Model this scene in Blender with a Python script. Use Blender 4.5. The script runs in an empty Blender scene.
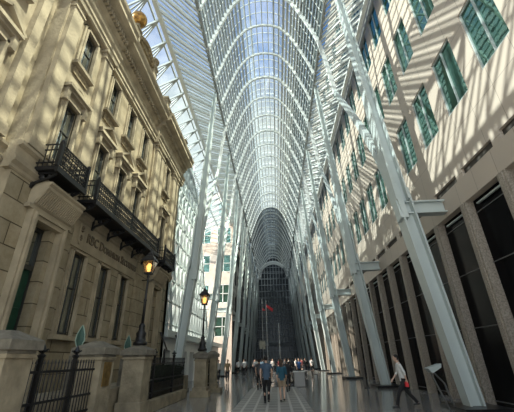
import bpy, bmesh, math, random
from mathutils import Vector, Matrix
random.seed(7)
PI = math.pi
scn = bpy.context.scene
COL = scn.collection
V = Vector

# ------------------------------------------------------------------ materials
def mat(name, col, rough=0.6, metal=0.0, noise=0.0, nscale=3.0, bump=0.0, bscale=30.0, col2=None, emis=None, estr=0.0, spec=0.5, coat=0.0):
    m = bpy.data.materials.new(name); m.use_nodes = True
    nt = m.node_tree; b = nt.nodes['Principled BSDF']
    b.inputs['Base Color'].default_value = (*col, 1); b.inputs['Roughness'].default_value = rough
    b.inputs['Metallic'].default_value = metal; b.inputs['Specular IOR Level'].default_value = spec
    b.inputs['Coat Weight'].default_value = coat
    if noise > 0 or col2:
        tc = nt.nodes.new('ShaderNodeTexCoord'); n = nt.nodes.new('ShaderNodeTexNoise')
        n.inputs['Scale'].default_value = nscale; n.inputs['Detail'].default_value = 6
        r = nt.nodes.new('ShaderNodeValToRGB')
        c2 = col2 or tuple(c*(1-noise) for c in col)
        r.color_ramp.elements[0].position = 0.35; r.color_ramp.elements[1].position = 0.65
        r.color_ramp.elements[0].color = (*c2, 1); r.color_ramp.elements[1].color = (*col, 1)
        nt.links.new(tc.outputs['Object'], n.inputs['Vector']); nt.links.new(n.outputs['Fac'], r.inputs['Fac'])
        nt.links.new(r.outputs['Color'], b.inputs['Base Color'])
    if bump > 0:
        tc = nt.nodes.new('ShaderNodeTexCoord'); n = nt.nodes.new('ShaderNodeTexNoise')
        n.inputs['Scale'].default_value = bscale; n.inputs['Detail'].default_value = 4
        bp = nt.nodes.new('ShaderNodeBump'); bp.inputs['Strength'].default_value = bump; bp.inputs['Distance'].default_value = 0.05
        nt.links.new(tc.outputs['Object'], n.inputs['Vector']); nt.links.new(n.outputs['Fac'], bp.inputs['Height'])
        nt.links.new(bp.outputs['Normal'], b.inputs['Normal'])
    if emis:
        b.inputs['Emission Color'].default_value = (*emis, 1); b.inputs['Emission Strength'].default_value = estr
    return m

def brick_mat(name, c1, c2, mort, bw, bh, msize, axes='YZ', rough=0.8, offset=0.5, bump=0.6, weather=True, spec=0.3, squash=1.0):
    m = bpy.data.materials.new(name); m.use_nodes = True
    nt = m.node_tree; b = nt.nodes['Principled BSDF']; L = nt.links.new
    tc = nt.nodes.new('ShaderNodeTexCoord'); sp = nt.nodes.new('ShaderNodeSeparateXYZ'); cb = nt.nodes.new('ShaderNodeCombineXYZ')
    L(tc.outputs['Object'], sp.inputs[0])
    L(sp.outputs[axes[0]], cb.inputs[0]); L(sp.outputs[axes[1]], cb.inputs[1])
    br = nt.nodes.new('ShaderNodeTexBrick'); br.offset = offset; br.squash = squash
    br.inputs['Color1'].default_value = (*c1, 1); br.inputs['Color2'].default_value = (*c2, 1); br.inputs['Mortar'].default_value = (*mort, 1)
    br.inputs['Scale'].default_value = 1; br.inputs['Brick Width'].default_value = bw; br.inputs['Row Height'].default_value = bh
    br.inputs['Mortar Size'].default_value = msize; br.inputs['Mortar Smooth'].default_value = 0.1; br.inputs['Bias'].default_value = 0
    L(cb.outputs[0], br.inputs['Vector'])
    out = br.outputs['Color']
    if weather:
        n = nt.nodes.new('ShaderNodeTexNoise'); n.inputs['Scale'].default_value = 1.7; n.inputs['Detail'].default_value = 8; n.inputs['Roughness'].default_value = .7
        L(tc.outputs['Object'], n.inputs['Vector'])
        r = nt.nodes.new('ShaderNodeValToRGB'); r.color_ramp.elements[0].position = .3; r.color_ramp.elements[1].position = .7
        r.color_ramp.elements[0].color = (.62, .58, .5, 1); r.color_ramp.elements[1].color = (1, 1, 1, 1)
        mx = nt.nodes.new('ShaderNodeMix'); mx.data_type = 'RGBA'; mx.blend_type = 'MULTIPLY'; mx.inputs['Factor'].default_value = 1
        L(n.outputs['Fac'], r.inputs['Fac']); L(out, mx.inputs['A']); L(r.outputs['Color'], mx.inputs['B']); out = mx.outputs['Result']
    L(out, b.inputs['Base Color'])
    b.inputs['Roughness'].default_value = rough; b.inputs['Specular IOR Level'].default_value = spec
    if bump:
        bp = nt.nodes.new('ShaderNodeBump'); bp.inputs['Strength'].default_value = bump; bp.inputs['Distance'].default_value = 0.04; bp.invert = True
        L(br.outputs['Fac'], bp.inputs['Height']); L(bp.outputs['Normal'], b.inputs['Normal'])
    return m

def glass_mat(name, tint, trans=0.8, haze=(0.8, 0.85, 0.85), gloss=0.3, dirt=0.5):
    """thin pane: clear + dusty translucent film + mirror"""
    m = bpy.data.materials.new(name); m.use_nodes = True; nt = m.node_tree; nt.nodes.clear(); L = nt.links.new
    o = nt.nodes.new('ShaderNodeOutputMaterial'); t = nt.nodes.new('ShaderNodeBsdfTransparent'); t.inputs[0].default_value = (*tint, 1)
    tr = nt.nodes.new('ShaderNodeBsdfTranslucent'); tr.inputs[0].default_value = (*haze, 1)
    g = nt.nodes.new('ShaderNodeBsdfGlossy'); g.inputs['Roughness'].default_value = 0.05; g.inputs[0].default_value = (.9, .95, .95, 1)
    m1 = nt.nodes.new('ShaderNodeMixShader'); m1.inputs[0].default_value = 1-trans
    n = nt.nodes.new('ShaderNodeTexNoise'); n.inputs['Scale'].default_value = .8; n.inputs['Detail'].default_value = 5
    tc = nt.nodes.new('ShaderNodeTexCoord'); L(tc.outputs['Object'], n.inputs['Vector'])
    mm = nt.nodes.new('ShaderNodeMath'); mm.operation = 'MULTIPLY'; mm.inputs[1].default_value = 2*(1-trans); L(n.outputs['Fac'], mm.inputs[0]); L(mm.outputs[0], m1.inputs[0])
    L(t.outputs[0], m1.inputs[1]); L(tr.outputs[0], m1.inputs[2])
    fr = nt.nodes.new('ShaderNodeFresnel'); fr.inputs[0].default_value = 1.45
    mf = nt.nodes.new('ShaderNodeMath'); mf.operation = 'MULTIPLY'; mf.inputs[1].default_value = gloss*2; L(fr.outputs[0], mf.inputs[0])
    m2 = nt.nodes.new('ShaderNodeMixShader'); L(mf.outputs[0], m2.inputs[0]); L(m1.outputs[0], m2.inputs[1]); L(g.outputs[0], m2.inputs[2])
    L(m2.outputs[0], o.inputs[0])
    return m

def mirror_glass(name, base, refl, fac=0.6, rough=0.03, wav=0.02):
    """window glass over a dark room: dark body colour with a tinted mirror coat"""
    m = bpy.data.materials.new(name); m.use_nodes = True; nt = m.node_tree; nt.nodes.clear(); L = nt.links.new
    o = nt.nodes.new('ShaderNodeOutputMaterial'); d = nt.nodes.new('ShaderNodeBsdfDiffuse'); d.inputs[0].default_value = (*base, 1)
    g = nt.nodes.new('ShaderNodeBsdfGlossy'); g.inputs[0].default_value = (*refl, 1); g.inputs['Roughness'].default_value = rough
    mx = nt.nodes.new('ShaderNodeMixShader'); mx.inputs[0].default_value = fac
    n = nt.nodes.new('ShaderNodeTexNoise'); n.inputs['Scale'].default_value = 1.2
    tc = nt.nodes.new('ShaderNodeTexCoord'); L(tc.outputs['Object'], n.inputs['Vector'])
    bp = nt.nodes.new('ShaderNodeBump'); bp.inputs['Strength'].default_value = 1; bp.inputs['Distance'].default_value = wav
    L(n.outputs['Fac'], bp.inputs['Height']); L(bp.outputs['Normal'], g.inputs['Normal'])
    L(d.outputs[0], mx.inputs[1]); L(g.outputs[0], mx.inputs[2]); L(mx.outputs[0], o.inputs[0])
    return m

M = {}
M['lime'] = mat('limestone_smooth', (.345, .29, .20), .85, noise=.3, nscale=1.3, bump=.35, bscale=9, spec=.2)
M['lime_wall'] = brick_mat('limestone_ashlar', (.355, .30, .21), (.30, .255, .175), (.28, .22, .14), 2.0, .95, .006, bump=.25)
M['rust'] = brick_mat('limestone_rusticated', (.365, .31, .215), (.28, .24, .165), (.10, .08, .05), 1.7, .70, .018, bump=1.0)
M['carve'] = mat('limestone_carved', (.33, .265, .165), .9, noise=.5, nscale=7, bump=1.0, bscale=14, spec=.15)
M['pier'] = mat('pier_stone', (.33, .28, .195), .85, noise=.4, nscale=2.2, bump=.4, bscale=12, spec=.2)
M['cap'] = mat('pier_cap_stone', (.20, .18, .14), .85, noise=.5, nscale=3, bump=.5, bscale=10)
M['iron'] = mat('black_wrought_iron', (.012, .012, .013), .45, .3, spec=.5)
M['steel'] = mat('white_painted_steel', (.50, .56, .55), .38, noise=.08, nscale=.6, spec=.6)
M['rib'] = mat('vault_steel', (.55, .58, .57), .4)
M['fanr'] = mat('fan_rafter_steel', (.38, .41, .41), .5)
M['fin'] = mat('vault_fin_steel', (.27, .29, .285), .5)
M['glass'] = glass_mat('vault_glazing', (.80, .92, .97), .93, gloss=.15)
M['glass_side'] = glass_mat('side_glazing', (.66, .78, .84), .92, gloss=.2)
M['glass_dark'] = glass_mat('shade_tinted_glazing', (.19, .23, .27), .94, (.06, .08, .1), .3)  # dark tint stands in for the shade of the building overhead
M['gran'] = brick_mat('speckled_granite', (.50, .43, .36), (.46, .395, .33), (.2, .17, .14), 1.185, 1.62, .008, offset=0, bump=.2, weather=False, rough=.55)
M['gran_p'] = mat('granite_pilaster', (.38, .335, .28), .6, col2=(.20, .17, .14), nscale=22, spec=.4)
M['wing'] = mirror_glass('green_office_glass', (.006, .030, .024), (.26, .42, .36), .6, .02, .002)
M['winh'] = mirror_glass('heritage_window_glass', (.015, .018, .016), (.75, .82, .80), .6)
M['winf'] = mat('grey_window_frame', (.42, .47, .46), .5, .2)
M['sash'] = mat('dark_sash', (.03, .03, .026), .5)
M['black'] = mat('dark_storefront_glass', (.004, .004, .005), .2, spec=.05)
M['mull'] = mat('storefront_bar', (.10, .10, .10), .5)
M['slot'] = mat('vent_dark', (.05, .045, .04), .7)
M['door'] = mat('green_door_paint', (.010, .055, .032), .4, noise=.3, nscale=5)
M['letter'] = mat('dark_sign_letters', (.10, .075, .045), .6)
M['brass'] = mat('aged_brass', (.38, .24, .08), .4, .8, noise=.4, nscale=8)
M['ball'] = mat('gilded_ball', (.62, .34, .08), .4, .6, col2=(.16, .08, .03), nscale=5)
M['lampg'] = mat('lit_lamp_glass', (.9, .6, .25), .3, emis=(1, .48, .12), estr=1.6)
M['lampw'] = mat('frosted_lamp_pane', (.75, .78, .72), .3, spec=.5)
M['white'] = mat('white_panel', (.72, .73, .71), .6, noise=.1, nscale=1)
M['frit'] = glass_mat('frosted_lattice_glazing', (.95, .97, .97), .66, (.95, .97, .97), .3)
M['pink'] = mat('pink_granite_cladding', (.66, .55, .47), .7, noise=.12, nscale=2)
M['pwin'] = mirror_glass('pale_green_office_glass', (.03, .09, .08), (.5, .8, .74), .55)
M['darkw'] = mat('dark_cladding', (.05, .052, .055), .6)
M['endm'] = mat('end_mullion', (.28, .31, .33), .5)
M['endg'] = mirror_glass('end_wall_glass', (.055, .06, .068), (.18, .20, .22), .25, .25)
M['plinth'] = mat('black_plinth', (.012, .012, .013), .3)
M['red'] = mat('red_fabric', (.7, .03, .04), .6)
M['grey'] = mat('grey_counter', (.35, .35, .35), .5)
M['leaf'] = mat('hedge_leaves', (.03, .055, .015), .8, noise=.6, nscale=12)
M['verd'] = mat('verdigris_bronze', (.02, .06, .045), .5, .3)
M['pale'] = mat('pale_edge', (.22, .30, .24), .5)
def plain(name, c, r=.8): 
    if name not in M: M[name] = mat(name, c, r, noise=.15, nscale=9)
    return M[name]

# floor: polished granite slabs in two tones
def floor_mat():
    m = bpy.data.materials.new('polished_granite_floor'); m.use_nodes = True; nt = m.node_tree; b = nt.nodes['Principled BSDF']; L = nt.links.new
    tc = nt.nodes.new('ShaderNodeTexCoord')
    br = nt.nodes.new('ShaderNodeTexBrick'); br.offset = 0
    br.inputs['Color1'].default_value = (.27, .26, .24, 1); br.inputs['Color2'].default_value = (.22, .21, .195, 1); br.inputs['Mortar'].default_value = (.05, .048, .045, 1)
    br.inputs['Scale'].default_value = 1; br.inputs['Brick Width'].default_value = 1.0; br.inputs['Row Height'].default_value = 1.0; br.inputs['Mortar Size'].default_value = .012
    L(tc.outputs['Object'], br.inputs['Vector']); L(br.outputs['Color'], b.inputs['Base Color'])
    b.inputs['Roughness'].default_value = .16; b.inputs['Specular IOR Level'].default_value = .55
    n = nt.nodes.new('ShaderNodeTexNoise'); n.inputs['Scale'].default_value = 3; L(tc.outputs['Object'], n.inputs['Vector'])
    mr = nt.nodes.new('ShaderNodeMapRange'); mr.inputs[3].default_value = .07; mr.inputs[4].default_value = .18; L(n.outputs['Fac'], mr.inputs[0]); L(mr.outputs[0], b.inputs['Roughness'])
    return m
M['floor'] = floor_mat()
def paver_mat():
    m = brick_mat('walkway_pavers', (.24, .23, .21), (.20, .195, .18), (.46, .44, .41), .46, .80, .05, axes='XY', rough=.5, offset=0, bump=0, weather=False)
    return m
M['paver'] = paver_mat()

# ------------------------------------------------------------------ mesh helpers
class MB:
    def __init__(s): s.v = []; s.f = []
    def add(s, vs, fs):
        o = len(s.v); s.v += [tuple(v) for v in vs]; s.f += [tuple(i+o for i in f) for f in fs]; return s
    def box(s, x0, x1, y0, y1, z0, z1):
        x0, x1 = min(x0, x1), max(x0, x1); y0, y1 = min(y0, y1), max(y0, y1); z0, z1 = min(z0, z1), max(z0, z1)
        return s.add([(x0,y0,z0),(x1,y0,z0),(x1,y1,z0),(x0,y1,z0),(x0,y0,z1),(x1,y0,z1),(x1,y1,z1),(x0,y1,z1)],
                     [(0,3,2,1),(4,5,6,7),(0,1,5,4),(1,2,6,5),(2,3,7,6),(3,0,4,7)])
    def beam(s, p, q, w, h, up=(0,0,1), w2=None, h2=None):
        p, q = V(p), V(q); d = (q-p).normalized(); up = V(up)
        a = d.cross(up)
        if a.length < 1e-4: a = d.cross(V((1,0,0)))
        a.normalize(); b = a.cross(d).normalized(); w2 = w2 or w; h2 = h2 or h
        vs = []
        for c, ww, hh in ((p, w, h), (q, w2, h2)):
            for i, j in ((-1,-1),(1,-1),(1,1),(-1,1)): vs.append(c + a*(i*ww/2) + b*(j*hh/2))
        return s.add(vs, [(0,1,2,3),(7,6,5,4),(0,4,5,1),(1,5,6,2),(2,6,7,3),(3,7,4,0)])
    def path(s, pts, w, h, up=(0,1,0), taper=None):
        pts = [V(p) for p in pts]; up = V(up); n = len(pts); vs = []; fs = []
        for i, p in enumerate(pts):
            d = (pts[min(i+1,n-1)]-pts[max(i-1,0)]).normalized()
            a = d.cross(up).normalized(); b = a.cross(d).normalized()
            k_ = 1 if not taper else taper[0]+(taper[1]-taper[0])*i/(n-1)
            for u, t in ((-1,-1),(1,-1),(1,1),(-1,1)): vs.append(p + a*(u*h*k_/2) + b*(t*w*k_/2))
        for i in range(n-1):
            for k in range(4):
                l = (k+1) % 4; fs.append((i*4+k, i*4+l, i*4+4+l, i*4+4+k))
        fs += [(3,2,1,0), tuple(n*4-4+k for k in range(4))]
        return s.add(vs, fs)
    def tube(s, p, q, r, r2=None, n=10):
        p, q = V(p), V(q); d = (q-p).normalized(); a = d.orthogonal().normalized(); b = d.cross(a); r2 = r if r2 is None else r2
        vs = [c + (a*math.cos(2*PI*k/n)+b*math.sin(2*PI*k/n))*rr for c, rr in ((p,r),(q,r2)) for k in range(n)]
        fs = [(k, (k+1)%n, n+(k+1)%n, n+k) for k in range(n)] + [tuple(range(n-1,-1,-1)), tuple(range(n,2*n))]
        return s.add(vs, fs)
    def lathe(s, prof, c=(0,0,0), n=16, sq=False):
        c = V(c); vs = []; fs = []; m = len(prof)
        off = PI/n if sq else 0
        for r, z in prof:
            for k in range(n): vs.append(c + V((r*math.cos(2*PI*k/n+off), r*math.sin(2*PI*k/n+off), z)))
        for i in range(m-1):
            for k in range(n):
                l = (k+1)%n; fs.append((i*n+k, i*n+l, (i+1)*n+l, (i+1)*n+k))
        fs += [tuple(range(n-1,-1,-1)), tuple((m-1)*n+k for k in range(n))]
        return s.add(vs, fs)
    def ball(s, c, r, sx=1, sy=1, sz=1, n=14, m=9):
        c = V(c); vs = [c+V((0,0,-r*sz))]; fs = []
        for i in range(1, m):
            t = PI*i/m
            for k in range(n):
                a = 2*PI*k/n; vs.append(c+V((r*sx*math.sin(t)*math.cos(a), r*sy*math.sin(t)*math.sin(a), -r*sz*math.cos(t))))
        vs.append(c+V((0,0,r*sz))); N = len(vs)-1
        for k in range(n):
            l = (k+1)%n; fs.append((0, 1+l, 1+k)); fs.append((N, N-n+k, N-n+l))
            for i in range(m-2): fs.append((1+i*n+k, 1+i*n+l, 1+(i+1)*n+l, 1+(i+1)*n+k))
        return s.add(vs, fs)
    def prism_y(s, poly, y0, y1):
        """(x,z) outline extruded along y"""
        n = len(poly); vs = [(x, y, z) for y in (y0, y1) for x, z in poly]
        return s.add(vs, [(k, (k+1)%n, n+(k+1)%n, n+k) for k in range(n)] + [tuple(range(n-1,-1,-1)), tuple(range(n, 2*n))])
    def prism_x(s, poly, x0, x1):
        """(y,z) outline extruded along x"""
        n = len(poly); vs = [(x, y, z) for x in (x0, x1) for y, z in poly]
        return s.add(vs, [(k, (k+1)%n, n+(k+1)%n, n+k) for k in range(n)] + [tuple(range(n-1,-1,-1)), tuple(range(n, 2*n))])
    def build(s, name, m, parent=None, smooth=False, bevel=0):
        me = bpy.data.meshes.new(name); me.from_pydata(s.v, [], s.f); me.validate()
        bm = bmesh.new(); bm.from_mesh(me); bmesh.ops.recalc_face_normals(bm, faces=bm.faces); bm.to_mesh(me); bm.free()
        o = bpy.data.objects.new(name, me); COL.objects.link(o); me.materials.append(m)
        if smooth: me.polygons.foreach_set('use_smooth', [True]*len(me.polygons))
        if parent:
            o.parent = parent; o.location = tuple(-c for c in parent.location) if parent.type == 'EMPTY' and parent.get('_abs') else (0,0,0)
        if bevel:
            b = o.modifiers.new('bevel', 'BEVEL'); b.width = bevel; b.segments = 2; b.limit_method = 'ANGLE'
        return o

def empty(name, loc=(0,0,0), rz=0, abs_=False):
    e = bpy.data.objects.new(name, None); COL.objects.link(e); e.location = loc; e.rotation_euler.z = rz; e.empty_display_size = .3
    if abs_: e['_abs'] = 1
    return e
def tag(o, label, cat, group=None):
    o['label'] = label; o['category'] = cat
    if group: o['group'] = group
    return o
def struct(o): o['kind'] = 'structure'; return o
def copy_tree(o, parent=None):
    c = o.copy(); COL.objects.link(c)
    if parent: c.parent = parent
    for ch in list(o.children): copy_tree(ch, c)
    return c

def wall_holes(mb, x0, x1, yr, zr, holes):
    ys = sorted(set([yr[0], yr[1]] + [h[0] for h in holes] + [h[1] for h in holes])); ys = [y for y in ys if yr[0] <= y <= yr[1]]
    zs = sorted(set([zr[0], zr[1]] + [h[2] for h in holes] + [h[3] for h in holes])); zs = [z for z in zs if zr[0] <= z <= zr[1]]
    for a, b in zip(zs, zs[1:]):
        run = None
        for c, d in zip(ys, ys[1:]):
            cy, cz = (c+d)/2, (a+b)/2
            solid = not any(h[0] < cy < h[1] and h[2] < cz < h[3] for h in holes)
            if solid: run = [run[0] if run else c, d]
            if (not solid or d == ys[-1]) and run: mb.box(x0, x1, run[0], run[1], a, b); run = None

# ================================================================== THE SETTING
struct(MB().box(-16, 16, -3, 104, -.2, 0).build('floor', M['floor']))

# ------------------------------------------------------------------ central walkway
w = MB().box(-1.75, 1.2, 2, 24.5, 0, .012).build('walkway_paving', M['paver'])
tag(w, 'pale gridded paving strip laid down the middle of the polished hall floor', 'paving')
# ================================================================== STEEL COLUMNS AND VAULT
BAY = 9.75; Y0 = 13.03
PROF = [(0,31.7),(.9,31.55),(1.7,31.1),(2.5,30.0),(3.1,28.7),(3.7,27.0),(4.1,25.9),(4.45,24.6)]
def arch_pts(y, low=False, left=True):
    h = [V((x, y, z)) for x, z in PROF]
    lo = [V((4.8, y, 22)), V((5.1, y, 19))] if low else []
    return [V((-p.x, p.y, p.z)) for p in reversed(h[1:]+(lo if left else []))] + h + lo

def ibeam(mb, p, q, w0, d0, w1, d1, s):
    """I-section standing member: flanges face across the hall, web between them"""
    p, q = V(p), V(q); d = (q-p).normalized(); a = V((0,1,0)); n = a.cross(d).normalized()
    t = .07
    for sg in (-1, 1):
        P = p + n*(sg*(d0/2-t/2)); Q = q + n*(sg*(d1/2-t/2))
        mb.beam(P, Q, w0, t, n, w1, t)
    mb.beam(p, q, .16, d0-t, n, .12, d1-t)
    return mb

def column(s, k, label):
    y = Y0+BAY*k
    F, J, E, A = V((s*6.55,y,.12)), V((s*5.72,y,8.3)), V((s*4.72,y,24.75)), V((s*5.05,y+BAY/2,19.2))
    t = empty('steel_column', (s*6.55, y, 0), abs_=True); tag(t, label, 'column', 'inclined steel columns along the %s side' % ('left' if s < 0 else 'right'))
    def up(mb, nm, m, **kw):
        o = mb.build(nm, m, t, **kw); return o
    up(ibeam(MB(), F, J, .50, .50, .74, .62, s), 'shaft', M['steel'])
    up(ibeam(MB(), J-V((0,0,.5)), E, .72, .58, .30, .30, s), 'outer_arm', M['steel'])
    B = [V((s*5.62, y-.12, 6.9)), V((s*5.52, y+.1, 10.6)), V((s*5.32, y+2.6, 14.8)), A]
    pts = []
    for i in range(11):
        u = i/10; pts.append(B[0]*(1-u)**3+B[1]*3*u*(1-u)**2+B[2]*3*u*u*(1-u)+B[3]*u**3)
    mb = MB().path(pts, .50, .34, (0,1,.25), (1, .55))
    up(mb, 'curved_arm', M['steel'])
    x = s*5.85
    mb = MB(); mb.box(x, s*7.48, y-.22, y+.22, 7.68, 7.74); mb.box(x, s*7.48, y-.22, y+.22, 7.16, 7.22); mb.box(x, s*7.48, y-.05, y+.05, 7.22, 7.68)
    if not (s < 0 and k == 1): up(mb, 'wall_bracket', M['steel'])
    up(MB().box(s*6.55-.75, s*6.55+.75, y-.9, y+.9, 0, .14), 'plinth', M['plinth'])
ORD = ['nearest','second','third','fourth','fifth','sixth','seventh','eighth','ninth','tenth']
for k in range(10):
    column(1, k, '%s white steel column of the right row, leaning inward beside the granite wall' % ORD[k])
for k in range(1, 10):
    column(-1, k, '%s white steel column of the left row, leaning in toward the hall' % ORD[k-1])

vault = empty('glass_vault'); tag(vault, 'tall arched roof of white steel ribs and glass panes above the hall', 'roof')
NA = 28
YA = [14.65-3.25*6 + 3.25*i for i in range(34)]
YL = 64.0
for i, y in enumerate(YA):
    mid = (i % 3 == 1)
    mb = MB().path([p-V((0,0,.08)) for p in arch_pts(y, low=mid, left=y > 20)], .20 if mid else .14, .28 if mid else .22)
    mb.build('arch_rib', M['rib'], vault)
# longitudinal fins
def prof_at(u):   # u in -1..1 by arc length
    P = arch_pts(0); L = [0]
    for a, b in zip(P, P[1:]): L.append(L[-1]+(b-a).length)
    t = (u+1)/2*L[-1]
    for i in range(len(P)-1):
        if t <= L[i+1]+1e-6:
            f = (t-L[i])/(L[i+1]-L[i]); p = P[i].lerp(P[i+1], f); d = (P[i+1]-P[i]).normalized(); return p, V((d.z, 0, -d.x))*-1
    return P[-1], V((1,0,0))
NF = 33
for j in range(NF):
    p, n = prof_at(-1+2*j/(NF-1)); n = V((-n.x, 0, -n.z)) if n.z < 0 else n
    q = p+n*.12
    MB().beam((q.x, YA[0], q.z), (q.x, 103, q.z), .06, .24, n).build('purlin', M['fin'], vault)
# thin transverse glazing bars
for i in range(len(YA)-1):
    for f in (1/3, 2/3):
        y = YA[i]+3.25*f
        if y < 66: MB().path([p+V((0,0,.28)) for p in arch_pts(y)], .05, .06).build('glazing_bar', M['rib'], vault)
def sheet(ptsA, ptsB, name, m, parent):
    n = len(ptsA); mb = MB(); mb.add(list(ptsA)+list(ptsB), [(i, i+1, n+i+1, n+i) for i in range(n-1)])
    return mb.build(name, m, parent)
off = V((0,0,.30))
sheet([p+off for p in arch_pts(YA[0])], [p+off for p in arch_pts(YL)], 'glazing', M['glass'], vault)
gd = sheet([p+off for p in arch_pts(YL)], [p+off for p in arch_pts(103)], 'shade_tinted_glazing', M['glass_dark'], vault); gd['label'] = 'glazing tinted dark for the shade of the building over the far end'
for s in (-1, 1):
    MB().beam((s*4.6, YA[0], 24.75), (s*4.6, 103, 24.75), .18, .24).build('eave_beam', M['rib'], vault)

# side canopies
def canopy(s, y0, y1, label, xw, zw, zo=22.3, xo=6.7):
    c = empty('side_canopy'); tag(c, label, 'roof')
    MB().beam((s*xo, y0, zo), (s*xo, y1, zo), .26, .34).build('outer_beam', M['rib'], c)
    MB().beam((s*(xo+.45), y0, zo+.1), (s*(xo+.45), y1, zo+.1), .10, .14).build('outer_rail', M['fin'], c)
    y = y0
    r1 = MB(); r2 = MB(); n = 0
    while y < min(y1, 66)-5:
        big = n % 3 == 0
        r1.beam((s*xo, y, zo), (s*4.6, y+5.0, 24.75), .11 if big else .06, .30 if big else .16)
        y += .50; n += 1
    r1.build('skewed_rafter', M['rib'], c)['kind'] = 'stuff'
    sheet([V((s*xo, y0, zo+.3)), V((s*4.6, y0, 25))], [V((s*xo, min(y1,64), zo+.3)), V((s*4.6, min(y1,64), 25))], 'glazing', M['glass_side'], c)
    if y1 > 64: sheet([V((s*xo, 64, zo+.3)), V((s*4.6, 64, 25))], [V((s*xo, y1, zo+.3)), V((s*4.6, y1, 25))], 'shade_tinted_glazing', M['glass_dark'], c)
    return c
cl = canopy(-1, -5.1, 103, 'sloping side roof of skewed steel rafters left of the vault', 16, 18)
cr = canopy(1, -5.1, 103, 'sloping side roof of skewed steel rafters right of the vault', 7.5, 22)
# left outer roof reaching over the old bank: fan rafters from nodes on the outer beam
fan = empty('fan_roof'); tag(fan, 'fan-ribbed glass roof between the left side canopy and the old stone bank', 'roof')
y = -4.2
while y < 48:
    mb = MB()
    for dy in (1.5, 3.2, 4.9, 6.6):
        mb.beam((-6.8, y, 22.3), (-15.5, y+dy, 19.6), .07, .18 if dy == 1.5 else .11)
    mb.build('fan_rafter', M['fanr'], fan)
    y += 1.625
for k, x in enumerate((-8.9, -11, -13.2, -15.4)):
    z = 22.3-2.7*(-6.8-x)/8.7
    MB().beam((x, -4, z+.12), (x, 49, z+.12), .08, .12).build('crossbar', M['fin'], fan)
sheet([V((-6.8, -4, 22.6)), V((-15.5, -4, 19.9))], [V((-6.8, 49, 22.6)), V((-15.5, 49, 19.9))], 'glazing', M['glass_side'], fan)

# ================================================================== RIGHT: GRANITE OFFICE WALL
office = empty('granite_office_building'); tag(office, 'speckled granite office building with green windows along the right side', 'building')
P = 2.37; XR = 7.5
wins = []; NC = 40
starts = [6.97-P*2+P*k for k in range(NC+2)]
for r in range(5):
    for y in starts: wins.append((y, y+1.5, 10.52+4.85*r, 13.42+4.85*r))
slots = [(y+2.3-P, y+2.3-P+1.92, 7.93, 8.24) for y in starts if y < 50]
opens = [(11.45+P*(k-4)-P+.55+.0, 11.45+P*(k-4), 0, 7.0) for k in range(NC+2)]
mb = MB(); wall_holes(mb, XR, XR+.5, (1, 103), (7.0, 36), wins+slots)
mb.build('wall', M['gran'], office)
sl = MB()
for s_ in slots: sl.box(XR+.12, XR+.2, s_[0], s_[1], s_[2], s_[3])
sl.build('vent_panel', M['slot'], office)
nw = 0
far = MB(); farp = MB()
def win_geo(fr, pn, h):
    y0, y1, z0, z1 = h; x = XR+.05
    fr.box(x, x+.12, y0, y0+.05, z0, z1); fr.box(x, x+.12, y1-.05, y1, z0, z1); fr.box(x-.02, x+.12, y0, y1, z0, z0+.07); fr.box(x, x+.12, y0, y1, z1-.05, z1)
    fr.box(x, x+.1, y0+.72, y0+.78, z0, z1)
    pn.box(x+.06, x+.08, y0+.04, y1-.04, z0+.05, z1-.04)
for h in sorted(wins, key=lambda h: h[0]):
    if nw < 96:
        fr = MB(); pn = MB(); win_geo(fr, pn, h)
        f = fr.build('window', M['winf'], office); pn.build('pane', M['wing'], f); nw += 1
    else: win_geo(far, farp, h)
f = far.build('window', M['winf'], office); f['kind'] = 'stuff'; farp.build('pane', M['wing'], f)['kind'] = 'stuff'
# pilasters and dark openings below
for k in range(NC+1):
    y = 11.45+P*(k-4)
    if y < 1: continue
    mb = MB(); mb.box(XR-.02, XR+.30, y+.12, y+.50, 0, 7.0); mb.box(XR-.05, XR, y+.22, y+.40, 0, 6.98)
    mb.build('pilaster', M['gran_p'], office)
g = MB().box(XR+.3, XR+.4, 1, 103, 0, 7.0).build('storefront_glass', M['black'], office)
mb = MB()
for z in (.15, 2.6, 4.6, 6.5): mb.box(XR+.27, XR+.3, 1, 103, z, z+.03)
mb.build('storefront_bar', M['mull'], office)
for k in range(NC):
    y = 11.45+P*(k-4)+.75
    if 1 < y < 60: MB().box(XR+.18, XR+.26, y, y+1.4, 6.74, 6.8).build('strip_light', M['winf'], office)
MB().box(XR+.5, XR+.9, 1, 103, 7.0, 7.3).build('soffit', M['gran_p'], office)

# ================================================================== LEFT: HERITAGE BANK
XL = -7.8
BS = -3.0
bank = empty('heritage_bank_building'); tag(bank, 'old tan limestone bank with balconies and deep cornice on the left', 'building')
def molding(mb, prof, y0, y1, x=XL):
    """prof: list of (projection, z) from bottom to top; closed to the wall"""
    poly = [(x-.2, prof[0][1])] + [(x+p, z) for p, z in prof] + [(x-.2, prof[-1][1])]
    return mb.prism_y(poly, y0, y1)
GW = [12.3, 14.4, 16.5]; PV = [9.55, 20.75]
NE = (7.95, 11.45); FA = (18.0, 23.75)
XLr = XL-.55
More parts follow.
